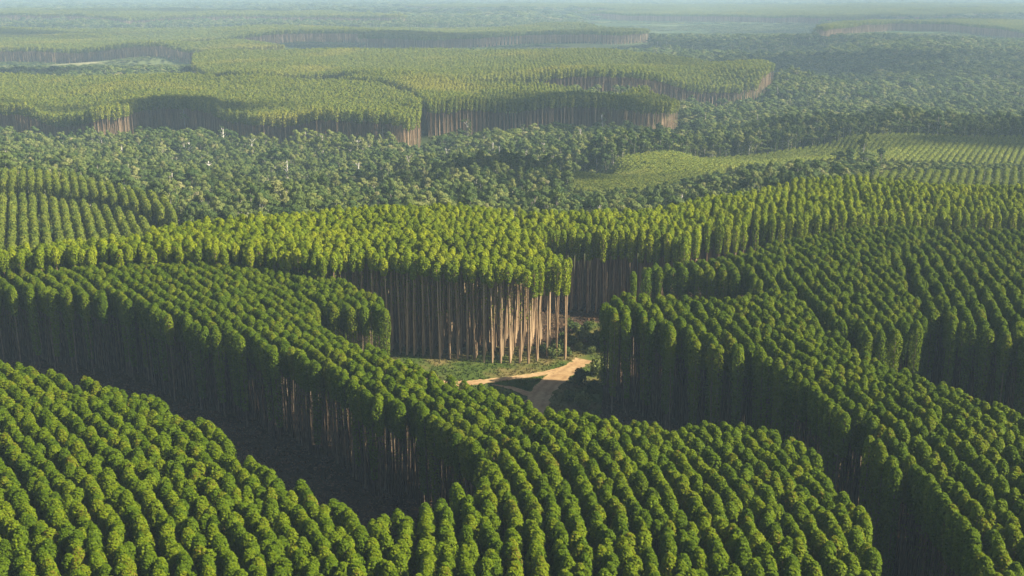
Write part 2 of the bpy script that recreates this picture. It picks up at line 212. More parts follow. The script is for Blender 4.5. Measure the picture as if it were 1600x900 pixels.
def earth_material(name, stops, scale, stops2=None, scale2=0.01, fac=0.6, bump=0.3, rough=0.95, green=None):
    m, nt, out = mat(name)
    N = nt.nodes.new; Lk = nt.links.new
    g = N('ShaderNodeNewGeometry')
    nz = N('ShaderNodeTexNoise'); nz.inputs['Scale'].default_value = scale; nz.inputs['Detail'].default_value = 6; nz.inputs['Roughness'].default_value = 0.65
    Lk(g.outputs['Position'], nz.inputs['Vector'])
    rp = ramp(nt, stops); Lk(nz.outputs['Fac'], rp.inputs[0])
    colr = rp.outputs[0]
    if stops2:
        n2 = N('ShaderNodeTexNoise'); n2.inputs['Scale'].default_value = scale2; n2.inputs['Detail'].default_value = 4
        Lk(g.outputs['Position'], n2.inputs['Vector'])
        r2 = ramp(nt, stops2); Lk(n2.outputs['Fac'], r2.inputs[0])
        mx = N('ShaderNodeMixRGB'); mx.inputs[0].default_value = fac
        Lk(rp.outputs[0], mx.inputs[1]); Lk(r2.outputs[0], mx.inputs[2])
        colr = mx.outputs[0]
    if green:
        sp_ = N('ShaderNodeSeparateXYZ'); Lk(g.outputs['Position'], sp_.inputs[0])
        mr = N('ShaderNodeMapRange'); mr.inputs['From Min'].default_value = green[0]; mr.inputs['From Max'].default_value = green[1]
        Lk(sp_.outputs['Y'], mr.inputs['Value'])
        n3 = N('ShaderNodeTexNoise'); n3.inputs['Scale'].default_value = 0.0035; n3.inputs['Detail'].default_value = 5
        Lk(g.outputs['Position'], n3.inputs['Vector'])
        r3 = ramp(nt, [(0.35, (0.030, 0.055, 0.018)), (0.5, (0.06, 0.085, 0.025)), (0.62, (0.12, 0.14, 0.05)), (0.72, (0.30, 0.27, 0.16))]); Lk(n3.outputs['Fac'], r3.inputs[0])
        m3 = N('ShaderNodeMixRGB'); Lk(mr.outputs[0], m3.inputs[0]); Lk(colr, m3.inputs[1]); Lk(r3.outputs[0], m3.inputs[2])
        colr = m3.outputs[0]
    if name == 'sandy_road':          # compacted wheel ruts, darker and redder than the loose sand
        ln = N('ShaderNodeAttribute'); ln.attribute_name = 'lane'
        mr_ = N('ShaderNodeMixRGB'); mr_.inputs[2].default_value = (0.20, 0.115, 0.055, 1)
        mm_ = N('ShaderNodeMath'); mm_.operation = 'MULTIPLY'; mm_.inputs[1].default_value = 0.55
        Lk(ln.outputs['Fac'], mm_.inputs[0]); Lk(mm_.outputs[0], mr_.inputs[0]); Lk(colr, mr_.inputs[1]); colr = mr_.outputs[0]
    p = N('ShaderNodeBsdfPrincipled'); p.inputs['Roughness'].default_value = rough
    p.inputs['Specular IOR Level'].default_value = 0.1
    Lk(colr, p.inputs['Base Color'])
    bp = N('ShaderNodeBump'); bp.inputs['Strength'].default_value = bump; bp.inputs['Distance'].default_value = 0.15
    Lk(nz.outputs['Fac'], bp.inputs['Height']); Lk(bp.outputs[0], p.inputs['Normal'])
    Lk(p.outputs[0], out.inputs['Surface'])
    return m

M = {}
M['leaf_broad'] = leaf_material('eucalyptus_leaf', [(0.15, (0.060, 0.104, 0.003)), (0.5, (0.104, 0.156, 0.004)), (0.80, (0.155, 0.198, 0.005)), (0.93, (0.15, 0.150, 0.008)), (0.97, (0.17, 0.12, 0.02))], (0.145, 0.120, 0.010), 0.64, 0.035)
M['leaf_high'] = leaf_material('bright_eucalyptus_leaf', [(0.15, (0.11, 0.160, 0.005)), (0.5, (0.185, 0.240, 0.007)), (0.85, (0.28, 0.31, 0.009))], (0.26, 0.28, 0.009), 0.58, 0.03)
M['leaf_young'] = leaf_material('young_eucalyptus_leaf', [(0.15, (0.10, 0.14, 0.016)), (0.5, (0.15, 0.19, 0.02)), (0.85, (0.20, 0.22, 0.025))], (0.22, 0.20, 0.03), 0.62, 0.02)
M['leaf_field'] = leaf_material('low_field_leaf', [(0.15, (0.15, 0.19, 0.03)), (0.5, (0.20, 0.24, 0.035)), (0.85, (0.26, 0.28, 0.045))], (0.26, 0.25, 0.06), 0.56, 0.015)
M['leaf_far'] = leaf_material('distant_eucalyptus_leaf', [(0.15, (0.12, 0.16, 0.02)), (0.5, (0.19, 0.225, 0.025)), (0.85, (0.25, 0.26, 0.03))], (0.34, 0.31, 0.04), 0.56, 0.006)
M['leaf_native'] = leaf_material('rainforest_leaf', [(0.0, (0.022, 0.050, 0.014)), (0.22, (0.055, 0.090, 0.022)), (0.48, (0.105, 0.145, 0.034)), (0.70, (0.165, 0.195, 0.048)), (0.86, (0.25, 0.25, 0.085)), (1.0, (0.40, 0.34, 0.22))], (0.19, 0.215, 0.030), 0.56, 0.02, trans=0.15, fac=0.6)
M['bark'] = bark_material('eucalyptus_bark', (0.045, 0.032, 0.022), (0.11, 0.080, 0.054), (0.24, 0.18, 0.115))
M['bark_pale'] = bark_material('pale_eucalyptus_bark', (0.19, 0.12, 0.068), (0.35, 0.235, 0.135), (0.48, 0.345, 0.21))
M['bark_native'] = bark_material('rainforest_bark', (0.22, 0.19, 0.16), (0.45, 0.41, 0.35), (0.66, 0.62, 0.55))
M['ground'] = earth_material('leaf_litter_soil', [(0.3, (0.030, 0.018, 0.011)), (0.55, (0.065, 0.040, 0.024)), (0.75, (0.11, 0.070, 0.038))], 0.35,
                             [(0.35, (0.022, 0.026, 0.010)), (0.6, (0.065, 0.042, 0.026))], 0.02, 0.5, green=(395, 440))
M['field'] = earth_material('haze_lit_field', [(0.3, (0.10, 0.13, 0.05)), (0.5, (0.20, 0.20, 0.09)), (0.7, (0.34, 0.31, 0.18))], 0.03)  # pale tones paint in the cloud- and haze-lit brightness of the far clearing
M['litter'] = leaf_material('leaf_litter', [(0.1, (0.045, 0.026, 0.015)), (0.5, (0.115, 0.068, 0.040)), (0.9, (0.20, 0.125, 0.07))], (0.035, 0.045, 0.012), 0.5, 0.08, trans=0.05)
M['grass_dry'] = earth_material('dry_grass', [(0.3, (0.045, 0.066, 0.010)), (0.5, (0.085, 0.105, 0.018)), (0.7, (0.17, 0.14, 0.045))], 0.12,
                                [(0.42, (0.045, 0.085, 0.010)), (0.58, (0.22, 0.15, 0.065))], 0.06, 0.45)
M['grass_green'] = earth_material('green_grass', [(0.3, (0.05, 0.09, 0.01)), (0.7, (0.11, 0.16, 0.02))], 0.7)
M['road'] = earth_material('sandy_road', [(0.3, (0.27, 0.165, 0.075)), (0.5, (0.40, 0.26, 0.125)), (0.72, (0.52, 0.37, 0.20))], 0.8,
                           [(0.4, (0.28, 0.165, 0.075)), (0.6, (0.47, 0.33, 0.18))], 0.12, 0.4)

# ------------------------------------------------------------------ mesh building
class MB:
    def __init__(s):
        s.v = []; s.f = []; s.a = []; s.n = 0
    def add(s, v, f, a):
        v = np.asarray(v, float)
        s.v.append(v); s.f += [[i + s.n for i in q] for q in f]
        s.a += list(a) if hasattr(a, '__len__') else [a] * len(v)
        s.n += len(v)
    def quads(s, c, n, size, g, aspect=1.0, val=None):
        """leaf clumps: one small four-cornered face at each centre c, facing n"""
        c = np.asarray(c); n = np.asarray(n, float)
        n = n / np.maximum(np.linalg.norm(n, axis=1, keepdims=True), 1e-6)
        t = g.normal(size=n.shape)
        t -= (t * n).sum(1, keepdims=True) * n
        t /= np.maximum(np.linalg.norm(t, axis=1, keepdims=True), 1e-6)
        b = np.cross(n, t)
        sz = (np.asarray(size) * g.uniform(0.65, 1.3, len(c)))[:, None] * 0.5
        q = np.stack([c - t * sz, c - b * sz * aspect, c + t * sz, c + b * sz * aspect], 1).reshape(-1, 3)
        a = np.repeat(g.uniform(0, 1, len(c)) if val is None else val, 4)
        k = np.arange(len(c)) * 4
        s.add(q, [[i, i + 1, i + 2, i + 3] for i in k], a)
    def tube(s, pts, rad, sides=6):
        pts = [Vector(p) for p in pts]
        vs_ = []
        for i, p in enumerate(pts):
            d = (pts[min(i + 1, len(pts) - 1)] - pts[max(i - 1, 0)]).normalized()
            a = d.orthogonal().normalized(); b = d.cross(a)
            if abs(d.z) > 0.8:
                a = (Vector((1, 0, 0)) - d * d.x).normalized(); b = d.cross(a)
            for k in range(sides):
                th = 6.28318 * k / sides
                vs_.append(p + (a * math.cos(th) + b * math.sin(th)) * rad[i])
        f = []
        for i in range(len(pts) - 1):
            for k in range(sides):
                k2 = (k + 1) % sides
                f.append([i * sides + k, i * sides + k2, (i + 1) * sides + k2, (i + 1) * sides + k])
        f.append([(len(pts) - 1) * sides + k for k in range(sides)])
        s.add([tuple(v) for v in vs_], f, 0.5)
    def mesh(s, name, material, smooth=False):
        me = bpy.data.meshes.new(name)
        me.from_pydata(np.concatenate(s.v).tolist(), [], s.f)
        at_ = me.attributes.new('leaf', 'FLOAT', 'POINT')
        at_.data.foreach_set('value', np.asarray(s.a, np.float32))
        me.materials.append(material)
        if smooth:
            me.polygons.foreach_set('use_smooth', [True] * len(me.polygons))
        me.update()
        return me

def crown_points(g, n, H, R0, frac, dome=0.30, taper=0.62, depth=0.34, low=1.0, lump=0.17):
    """points spread through the shell of a domed plantation crown"""
    L = H * frac
    t = g.uniform(0, 1, n) ** low
    th = g.uniform(0, 6.283, n)
    prof = np.where(t < dome, np.sqrt(np.maximum(1 - (1 - t / dome) ** 2, 0)), 1 - (1 - taper) * ((t - dome) / (1 - dome)) ** 1.5)
    # uneven outline: a few bulging limbs
    bul = np.zeros(n)
    for k in range(9):
        a0 = g.uniform(0, 6.283); t0 = g.uniform(0, 1); w = g.uniform(0.5, 0.9)
        da = np.angle(np.exp(1j * (th - a0)))
        bul += g.uniform(0.5, 1.0) * np.exp(-(da / w) ** 2 - ((t - t0) / 0.13) ** 2)
    rr = R0 * prof * (1 - lump + lump * 1.7 * bul)
    dep = g.uniform(0, 1, n) ** 2 * depth
    r = rr * (1 - dep)
    z = H - t * L - dep * R0 * 0.3
    x, y = r * np.cos(th), r * np.sin(th)
    nz_ = np.where(t < dome, (1 - t / dome) * 1.4 + 0.15, 0.15 - 0.1 * t)
    nrm = np.stack([np.cos(th) * np.maximum(prof, 0.15), np.sin(th) * np.maximum(prof, 0.15), nz_], 1)
    nrm += g.normal(size=nrm.shape) * 0.42
    return np.stack([x, y, z], 1), nrm

def top_points(g, n, H, R0, frac, dome):
    """extra clumps to close the cap of the dome"""
    a = g.uniform(0, 6.283, n); q = np.sqrt(g.uniform(0, 1, n)) * 0.8
    z = H - frac * H * dome * (1 - np.sqrt(1 - q * q)) - g.uniform(0, 0.5, n)
    c = np.stack([R0 * q * np.cos(a), R0 * q * np.sin(a), z], 1)
    nn = np.stack([q * np.cos(a), q * np.sin(a), np.full(n, 1.1)], 1) + g.normal(size=(n, 3)) * 0.4
    return c, nn

def make_euc(kind, k):
    """(crown mesh, trunk mesh) of one plantation tree, 26 m tall at scale 1 (young kinds: own height)"""
    g = np.random.default_rng(100 + k * 17 + sum(map(ord, kind)))
    cfg = {  # H, R, crown share, n, leaf, dome, taper, trunk radius, sides, extra top
        'broad': (26, 1.30, 0.34, 1200, 0.36, 0.36, 0.60, 0.20, 6, 150),
        'edge':  (26, 1.40, 0.82, 1500, 0.38, 0.17, 0.50, 0.20, 6, 150),
        'high':  (28, 1.35, 0.18, 520, 0.42, 0.5, 0.45, 0.25, 6, 90),
        'band':  (28, 1.28, 0.34, 700, 0.42, 0.25, 0.55, 0.22, 6, 80),
        'young': (13, 1.6, 0.92, 480, 0.52, 0.16, 0.75, 0.12, 5, 40),
        'shrub': (5, 1.7, 0.95, 150, 0.62, 0.5, 0.8, 0.08, 4, 30),
        'far':   (28, 1.9, 0.30, 150, 0.95, 0.40, 0.6, 0.22, 4, 30),
    }[kind]
    H, R0, fr, n, lf, dome, taper, tr, sides, extra = cfg
    H *= g.uniform(0.993, 1.007) if kind in ('broad', 'edge', 'young') else g.uniform(0.97, 1.03); R0 *= g.uniform(0.94, 1.06)
    m = MB()
    c, nn = crown_points(g, n, H, R0, fr, dome, taper, low=1.0 if kind != 'edge' else 1.15)
    m.quads(c, nn, lf, g)
    c, nn = top_points(g, extra, H, R0, fr, dome)
    m.quads(c, nn, lf * 0.9, g)
    if kind == 'high' or kind == 'broad':    # short tufts along the stem below the crown
        q = 46
        z = g.uniform(H * 0.38, H * (1 - fr) + 1, q); a = g.uniform(0, 6.283, q); r = g.uniform(0.2, 0.75, q)
        c = np.stack([r * np.cos(a), r * np.sin(a), z], 1)
        m.quads(c, g.normal(size=(q, 3)), lf * 0.8, g)
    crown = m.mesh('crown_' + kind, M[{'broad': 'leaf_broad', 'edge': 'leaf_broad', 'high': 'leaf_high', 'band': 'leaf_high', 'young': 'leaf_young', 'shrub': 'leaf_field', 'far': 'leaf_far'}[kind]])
    t = MB()
    w = [g.normal(0, 0.05, 2) * (0 if i == 0 else 1) for i in range(6)]
    zs = np.linspace(0, H * 0.93, 6)
    pts = [(w[i][0], w[i][1], zs[i] - (0.6 if i == 0 else 0)) for i in range(6)]
    t.tube(pts, [tr * f for f in (1.35, 1.0, 0.88, 0.74, 0.5, 0.16)], sides)
    if sides == 6:
        for q in range(6):
            z0 = H * (1 - fr) + g.uniform(0, 0.6) * H * fr
            a = g.uniform(0, 6.283); L = R0 * g.uniform(0.6, 0.85)
            t.tube([(0, 0, z0), (L * 0.5 * math.cos(a), L * 0.5 * math.sin(a), z0 + L * 0.6), (L * math.cos(a), L * math.sin(a), z0 + L * 1.1)], [0.07, 0.05, 0.02], 3)
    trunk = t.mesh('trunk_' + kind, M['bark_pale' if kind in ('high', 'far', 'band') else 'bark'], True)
    return crown, trunk

def make_native(k, leafs=720, leaf=0.72):
    g = np.random.default_rng(900 + k)
    H = g.uniform(13, 18); Rr = g.uniform(2.6, 4.2)
    m = MB(); t = MB()
    nl = int(g.integers(4, 8))
    t.tube([(0, 0, -2.5), (g.normal(0, .2), g.normal(0, .2), H * 0.4), (g.normal(0, .4), g.normal(0, .4), H * 0.75)], [0.34, 0.26, 0.12], 5)
    for i in range(nl):
        a = 6.283 * i / nl + g.uniform(-.4, .4); d = Rr * (0.0 if i == 0 else g.uniform(0.4, 0.75))
        c0 = np.array([d * math.cos(a), d * math.sin(a), H - g.uniform(0.2, 0.36) * H * (0.5 if i == 0 else 1)])
        r = np.array([1, 1, 0.72]) * Rr * g.uniform(0.42, 0.66)
        u = g.normal(size=(leafs // nl, 3)); u /= np.linalg.norm(u, axis=1, keepdims=True)
        u[:, 2] = np.where(u[:, 2] < -0.3, -u[:, 2], u[:, 2])
        m.quads(c0 + u * r * g.uniform(0.82, 1.06, (len(u), 1)), u + g.normal(size=u.shape) * 0.32, leaf, g, val=np.clip(g.uniform(0, 1) * 0.6 + g.uniform(0, 0.4, len(u)), 0, 1))
        t.tube([(0, 0, H * 0.45), tuple(c0 * np.array([.6, .6, .9])), tuple(c0)], [0.16, 0.11, 0.05], 4)
    # skirts of foliage lower down
    q = leafs // 4
    a = g.uniform(0, 6.283, q); r = Rr * g.uniform(0.4, 0.85, q)
    c = np.stack([r * np.cos(a), r * np.sin(a), g.uniform(H * 0.2, H * 0.65, q)], 1)
    m.quads(c, np.stack([np.cos(a), np.sin(a), 0 * a + .3], 1) + g.normal(size=(q, 3)) * 0.5, leaf, g)
    return m.mesh('crown_native', M['leaf_native']), t.mesh('trunk_native', M['bark_native'], True)

def make_emergent(k):
    """tall pale-stemmed forest tree with thin foliage"""
    g = np.random.default_rng(1500 + k)
    H = g.uniform(21, 26); m = MB(); t = MB()
    t.tube([(0, 0, -3), (g.normal(0, .3), g.normal(0, .3), H * 0.5), (g.normal(0, .6), g.normal(0, .6), H * 0.85)], [0.6, 0.45, 0.28], 6)
    for i in range(8):
        z0 = H * g.uniform(0.5, 0.82); a = g.uniform(0, 6.283); L = g.uniform(2.0, 4.0)
        e = np.array([L * math.cos(a), L * math.sin(a), z0 + L * g.uniform(0.5, 1.0)])
        t.tube([(0, 0, z0), (e[0] * .5, e[1] * .5, z0 + (e[2] - z0) * 0.4), tuple(e)], [0.3, 0.2, 0.1], 4)
        n = 30
        m.quads(e + g.normal(size=(n, 3)) * np.array([0.9, 0.9, 0.55]), g.normal(size=(n, 3)) + [0, 0, 0.6], 0.8, g)
    return m.mesh('crown_emergent', M['leaf_native']), t.mesh('trunk_emergent', M['bark_native'], True)

def make_bush(k):
    g = np.random.default_rng(2100 + k)
    m = MB(); t = MB()
    for i in range(6):
        a = g.uniform(0, 6.283); d = g.uniform(0, 1.3)
        c0 = np.array([d * math.cos(a), d * math.sin(a), g.uniform(0.9, 2.2)]); r = g.uniform(0.8, 1.3)
        u = g.normal(size=(110, 3)); u /= np.linalg.norm(u, axis=1, keepdims=True)
        m.quads(c0 + u * r * g.uniform(0.7, 1.05, (110, 1)), u + g.normal(size=u.shape) * 0.5, 0.42, g)
        t.tube([(0, 0, -0.2), tuple(c0 * 0.6), tuple(c0)], [0.09, 0.06, 0.03], 4)
    return m.mesh('crown_bush', M['leaf_native']), t.mesh('stem_bush', M['bark'], True)

MESH = {}
for kd, nv in (('broad', 6), ('edge', 4), ('high', 5), ('band', 4), ('young', 4), ('shrub', 3), ('far', 4)):
    MESH[kd] = [make_euc(kd, k) for k in range(nv)]
MESH['native'] = [make_native(k) for k in range(7)]
EMERG = [make_emergent(k) for k in range(4)]
BUSH = [make_bush(k) for k in range(4)]
BASEH = {'broad': 26, 'edge': 26, 'high': 28, 'band': 28, 'young': 13, 'shrub': 5, 'far': 28, 'native': 15}

# ------------------------------------------------------------------ ground, clearing, road
def sheet(name, X, Y, Z, material, kind='structure'):
    h, w = X.shape
    me = bpy.data.meshes.new(name)
    v = np.stack([X, Y, Z], -1).reshape(-1, 3)
    i = np.arange((h - 1) * w).reshape(h - 1, w)[:, :-1].ravel()
    f = np.stack([i, i + 1, i + w + 1, i + w], 1)
    me.from_pydata(v.tolist(), [], f.tolist())
    me.materials.append(material)
    me.polygons.foreach_set('use_smooth', [True] * len(me.polygons))
    o = bpy.data.objects.new(name, me); col.objects.link(o)
    o['kind'] = kind
    return o

ys = np.concatenate([np.linspace(-300, 90, 14), np.exp(np.linspace(math.log(100), math.log(26000), 330))])
us = np.linspace(-1, 1, 201)
Yg, Ug = np.meshgrid(ys, us, indexing='ij')
Xg = Ug * (160 + 0.9 * np.abs(Yg))
g_o = sheet('ground', Xg, Yg, ground(Xg, Yg), M['ground'])
tag(g_o, 'dark leaf-littered soil of the tableland and its valleys')

def flat_patch(name, poly, step, z, material, label, wob=0.6):
    p = np.asarray(poly)
    me = bpy.data.meshes.new(name)
    n = len(p); v = []
    for i in range(n):     # softened ragged border
        a, b = p[i], p[(i + 1) % n]
        L = max(2, int(np.hypot(*(b - a)) / step))
        for k in range(L):
            q = a + (b - a) * k / L + rng.normal(0, wob, 2) * 0.4
            v.append((q[0], q[1], z))
    me.from_pydata(v, [], [list(range(len(v)))])
    import bmesh
    bm = bmesh.new(); bm.from_mesh(me); bmesh.ops.triangulate(bm, faces=bm.faces[:]); bm.to_mesh(me); bm.free()
    me.materials.append(material)
    o = bpy.data.objects.new(name, me); col.objects.link(o)
    tag(o, label, kind='structure')
    return o
SH = DATA['sheets']
flat_patch('grassy_clearing', SH['clearing'], 2.0, 0.03, M['grass_dry'], 'dry brownish grass of the clearing around the road fork')
def ribbon(name, pts, widths, z, label):
    p = np.asarray(pts, float); t = np.arange(len(p)); tt = np.linspace(0, len(p) - 1, len(p) * 7)
    # smooth the centre line
    x = np.interp(tt, t, p[:, 0]); y = np.interp(tt, t, p[:, 1]); w = np.interp(tt, t, widths)
    for _ in range(12):
        x[1:-1] = (x[:-2] + x[1:-1] * 2 + x[2:]) / 4; y[1:-1] = (y[:-2] + y[1:-1] * 2 + y[2:]) / 4
    dx, dy = np.gradient(x), np.gradient(y); L = np.hypot(dx, dy); nx, ny = -dy / L, dx / L
    cross = np.linspace(-1, 1, 17)
    w = w * (1 + 0.13 * rng.normal(size=len(w)))
    X = x[:, None] + nx[:, None] * cross * w[:, None] / 2
    Y = y[:, None] + ny[:, None] * cross * w[:, None] / 2
    Z = z + 0 * X + 0.06 * (np.abs(cross) > 0.9) - 0.05 * (np.abs(np.abs(cross) - 0.5) < 0.2)
    Z = np.maximum(Z, z - 0.004)
    o = sheet(name, X, Y, Z, M['road'])
    la = o.data.attributes.new('lane', 'FLOAT', 'POINT')
    lane = np.exp(-((np.abs(cross) - 0.48) / 0.16) ** 2)[None, :] * np.clip(0.7 + 0.5 * rng.normal(size=(len(w), 1)), 0, 1.3)
    la.data.foreach_set('value', lane.astype(np.float32).ravel())
    tag(o, label)
    return o
ribbon('dirt_road', *SH['road_main'], 0.062, 'wide sandy dirt road curving down through the clearing')
ribbon('dirt_track', *SH['road_left'], 0.052, 'narrow sandy track leaving the road to the left')
ribbon('dirt_track', *SH['road_low'], 0.042, 'short thin track below the grass island')
flat_patch('grass_island', SH['island'], 1.0, 0.075, M['grass_green'], 'bright green grass island between the forking dirt tracks', 0.3)

# grass blades
def tufts(name, poly, n, hgt, material, label, avoid=None, z=0.03):
    p = np.asarray(poly); x0, y0 = p.min(0); x1, y1 = p.max(0)
    x = rng.uniform(x0, x1, n); y = rng.uniform(y0, y1, n)
    k = inside(poly, x, y)
    for c, w in (avoid or []):
        c = np.asarray(c)
        for i in range(len(c) - 1):
            a, b = c[i], c[i + 1]; ab = b - a
            t = np.clip(((x - a[0]) * ab[0] + (y - a[1]) * ab[1]) / (ab @ ab), 0, 1)
            k &= np.hypot(x - a[0] - t * ab[0], y - a[1] - t * ab[1]) > w[i] / 2 + 0.3
    x, y = x[k], y[k]; n = len(x)
    v = []; f = []
    for i in range(n):
        for b in range(4):
            a = rnd.uniform(0, 6.283); h = hgt * rnd.uniform(0.5, 1.4); w = 0.16
            px, py = x[i] + rnd.uniform(-.3, .3), y[i] + rnd.uniform(-.3, .3)
            s = len(v)
            v += [(px - w * math.cos(a), py - w * math.sin(a), z), (px + w * math.cos(a), py + w * math.sin(a), z), (px + rnd.uniform(-.25, .25), py + rnd.uniform(-.25, .25), z + h)]
            f.append((s, s + 1, s + 2))
    me = bpy.data.meshes.new(name); me.from_pydata(v, [], f); me.materials.append(material)
    o = bpy.data.objects.new(name, me); col.objects.link(o)
    tag(o, label, kind='stuff', cat='grass')
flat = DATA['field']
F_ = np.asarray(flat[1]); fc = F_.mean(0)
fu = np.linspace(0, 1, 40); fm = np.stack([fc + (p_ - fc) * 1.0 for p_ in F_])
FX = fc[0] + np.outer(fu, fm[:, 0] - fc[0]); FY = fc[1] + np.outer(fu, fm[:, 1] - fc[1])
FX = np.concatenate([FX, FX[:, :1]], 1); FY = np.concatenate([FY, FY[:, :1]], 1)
fo = sheet('field', FX, FY, ground(FX, FY) + 0.6, M['field']); tag(fo, 'pale open clearing before the thin far plateau, haze-lit brightness painted into its colour')
roads = [SH['road_main'], SH['road_left'], SH['road_low']]
tufts('dry_grass', SH['clearing'], 9000, 0.45, M['grass_dry'], 'dry tufted grass and litter in the clearing by the trunk wall', roads)
tufts('green_grass', SH['island'], 1500, 0.3, M['grass_green'], 'short green grass on the island between the tracks', None, 0.075)

# ------------------------------------------------------------------ plantation rows
def resample(p, step):
    p = np.asarray(p, float)
    d = np.concatenate([[0], np.cumsum(np.hypot(*np.diff(p, axis=0).T))])
    n = max(2, int(d[-1] / step) + 1)
    s = np.linspace(0, d[-1], n)
    return np.stack([np.interp(s, d, p[:, 0]), np.interp(s, d, p[:, 1])], 1)

def rows_in(poly, guide, rs, ir):
    gpts = np.asarray(guide, float)
    a = gpts[0] - gpts[1]; a /= np.linalg.norm(a)
    b = gpts[-1] - gpts[-2]; b /= np.linalg.norm(b)
    line = resample(np.vstack([gpts[0] + a * 700, gpts, gpts[-1] + b * 700]), 3.0)
    for _ in range(25):
        line[1:-1] = (line[:-2] + 2 * line[1:-1] + line[2:]) / 4
    tan = np.gradient(line, axis=0); tan /= np.linalg.norm(tan, axis=1, keepdims=True)
    nor = np.stack([-tan[:, 1], tan[:, 0]], 1)
    P = []; K = []; J = []
    pmin, pmax = np.min(poly, 0), np.max(poly, 0)
    for k in range(-160, 161):
        q = resample(line + nor * k * rs, ir)
        q = q + rng.uniform(0, ir) * 0.3
        ok = (q[:, 0] > pmin[0]) & (q[:, 0] < pmax[0]) & (q[:, 1] > pmin[1]) & (q[:, 1] < pmax[1])
        if not ok.any(): continue
        idx = np.nonzero(ok)[0]; q = q[ok]
        ins = inside(poly, q[:, 0], q[:, 1])
        P.append(q[ins]); K.append(np.full(ins.sum(), k)); J.append(idx[ins])
    P = np.concatenate(P); K = np.concatenate(K); J = np.concatenate(J)
    # rows that fold over each other on the inside of a bend: keep one tree per spot
    cell = {}
    keep = np.ones(len(P), bool)
    mind = 0.62 * min(rs, ir)
    order = np.argsort(np.abs(K), kind='stable')
    for i in order:
        cx, cy = int(P[i, 0] // mind), int(P[i, 1] // mind)
        hit = False
        for ax in (-1, 0, 1):
            for ay in (-1, 0, 1):
                for (jx, jy) in cell.get((cx + ax, cy + ay), ()):
                    if (jx - P[i, 0]) ** 2 + (jy - P[i, 1]) ** 2 < mind * mind:
                        hit = True
        if hit: keep[i] = False
        else: cell.setdefault((cx, cy), []).append((P[i, 0], P[i, 1]))
    return P[keep], K[keep], J[keep]

TREES = []       # dicts of arrays, one per block
for (name, z0, h, kind, rs, ir, poly, guide) in DATA['stands']:
    P, K, J = rows_in(poly, guide, rs, ir)
    dome_ = np.clip(edge_dist(poly, P[:, 0], P[:, 1]) / 22, 0, 1)
    P = P + rng.normal(0, 0.12, P.shape)
    x, y = P[:, 0], P[:, 1]
    z = ground(x, y)
    hh = h * (1 + ({'broad': 0.007, 'high': 0.014, 'band': 0.010}.get(kind, 0.03)) * rng.normal(size=len(x)) + (0.018 if kind == 'broad' else 0.03) * wav(x, y, 55, 77)) * (1 if kind not in ('broad', 'high', 'band') else 0.985 + 0.065 * dome_ * (2 - dome_))
    px, py = project(x, y, z + hh)
    ok = (px > -170) & (px < 1780) & (py < 1000) & (rng.random(len(x)) > 0.018)
    runt = rng.random(len(x)) < 0.015
    hh = np.where(runt, hh * rng.uniform(0.86, 0.95, len(x)), hh)
    ed = edge_dist(poly, x, y)
    TREES.append(dict(name=name, kind=kind, x=x[ok], y=y[ok], z=z[ok] - 0.05, h=hh[ok], k=K[ok], j=J[ok], px=px[ok], py=py[ok], ed=ed[ok]))

def spec(kind, h, n, edge=None):
    """per-tree variant, turn and scale"""
    kd = np.array([kind] * n, dtype=object)
    if edge is not None:
        kd[edge] = 'edge'
    var = np.array([rng.integers(0, len(MESH[a])) for a in kd])
    base = np.array([BASEH[a] for a in kd], float)
    sz = h / base
    sxy = rng.uniform(0.93, 1.08, n)
    return kd, var, sz, sxy

def link_tree(kd, var, loc, rot, scl, name, label, cat, group):
    e = bpy.data.objects.new(name, None); col.objects.link(e)
    e.empty_display_size = 1
    e.location = loc; e.rotation_euler = rot; e.scale = scl
    cm, tm = MESH[kd][var] if isinstance(kd, str) else kd[var]
    c = bpy.data.objects.new('crown', cm); col.objects.link(c); c.parent = e
    t = bpy.data.objects.new('stem' if name == 'bush' else 'trunk', tm); col.objects.link(t); t.parent = e
    tag(e, label, cat, group)
    return e, c, t

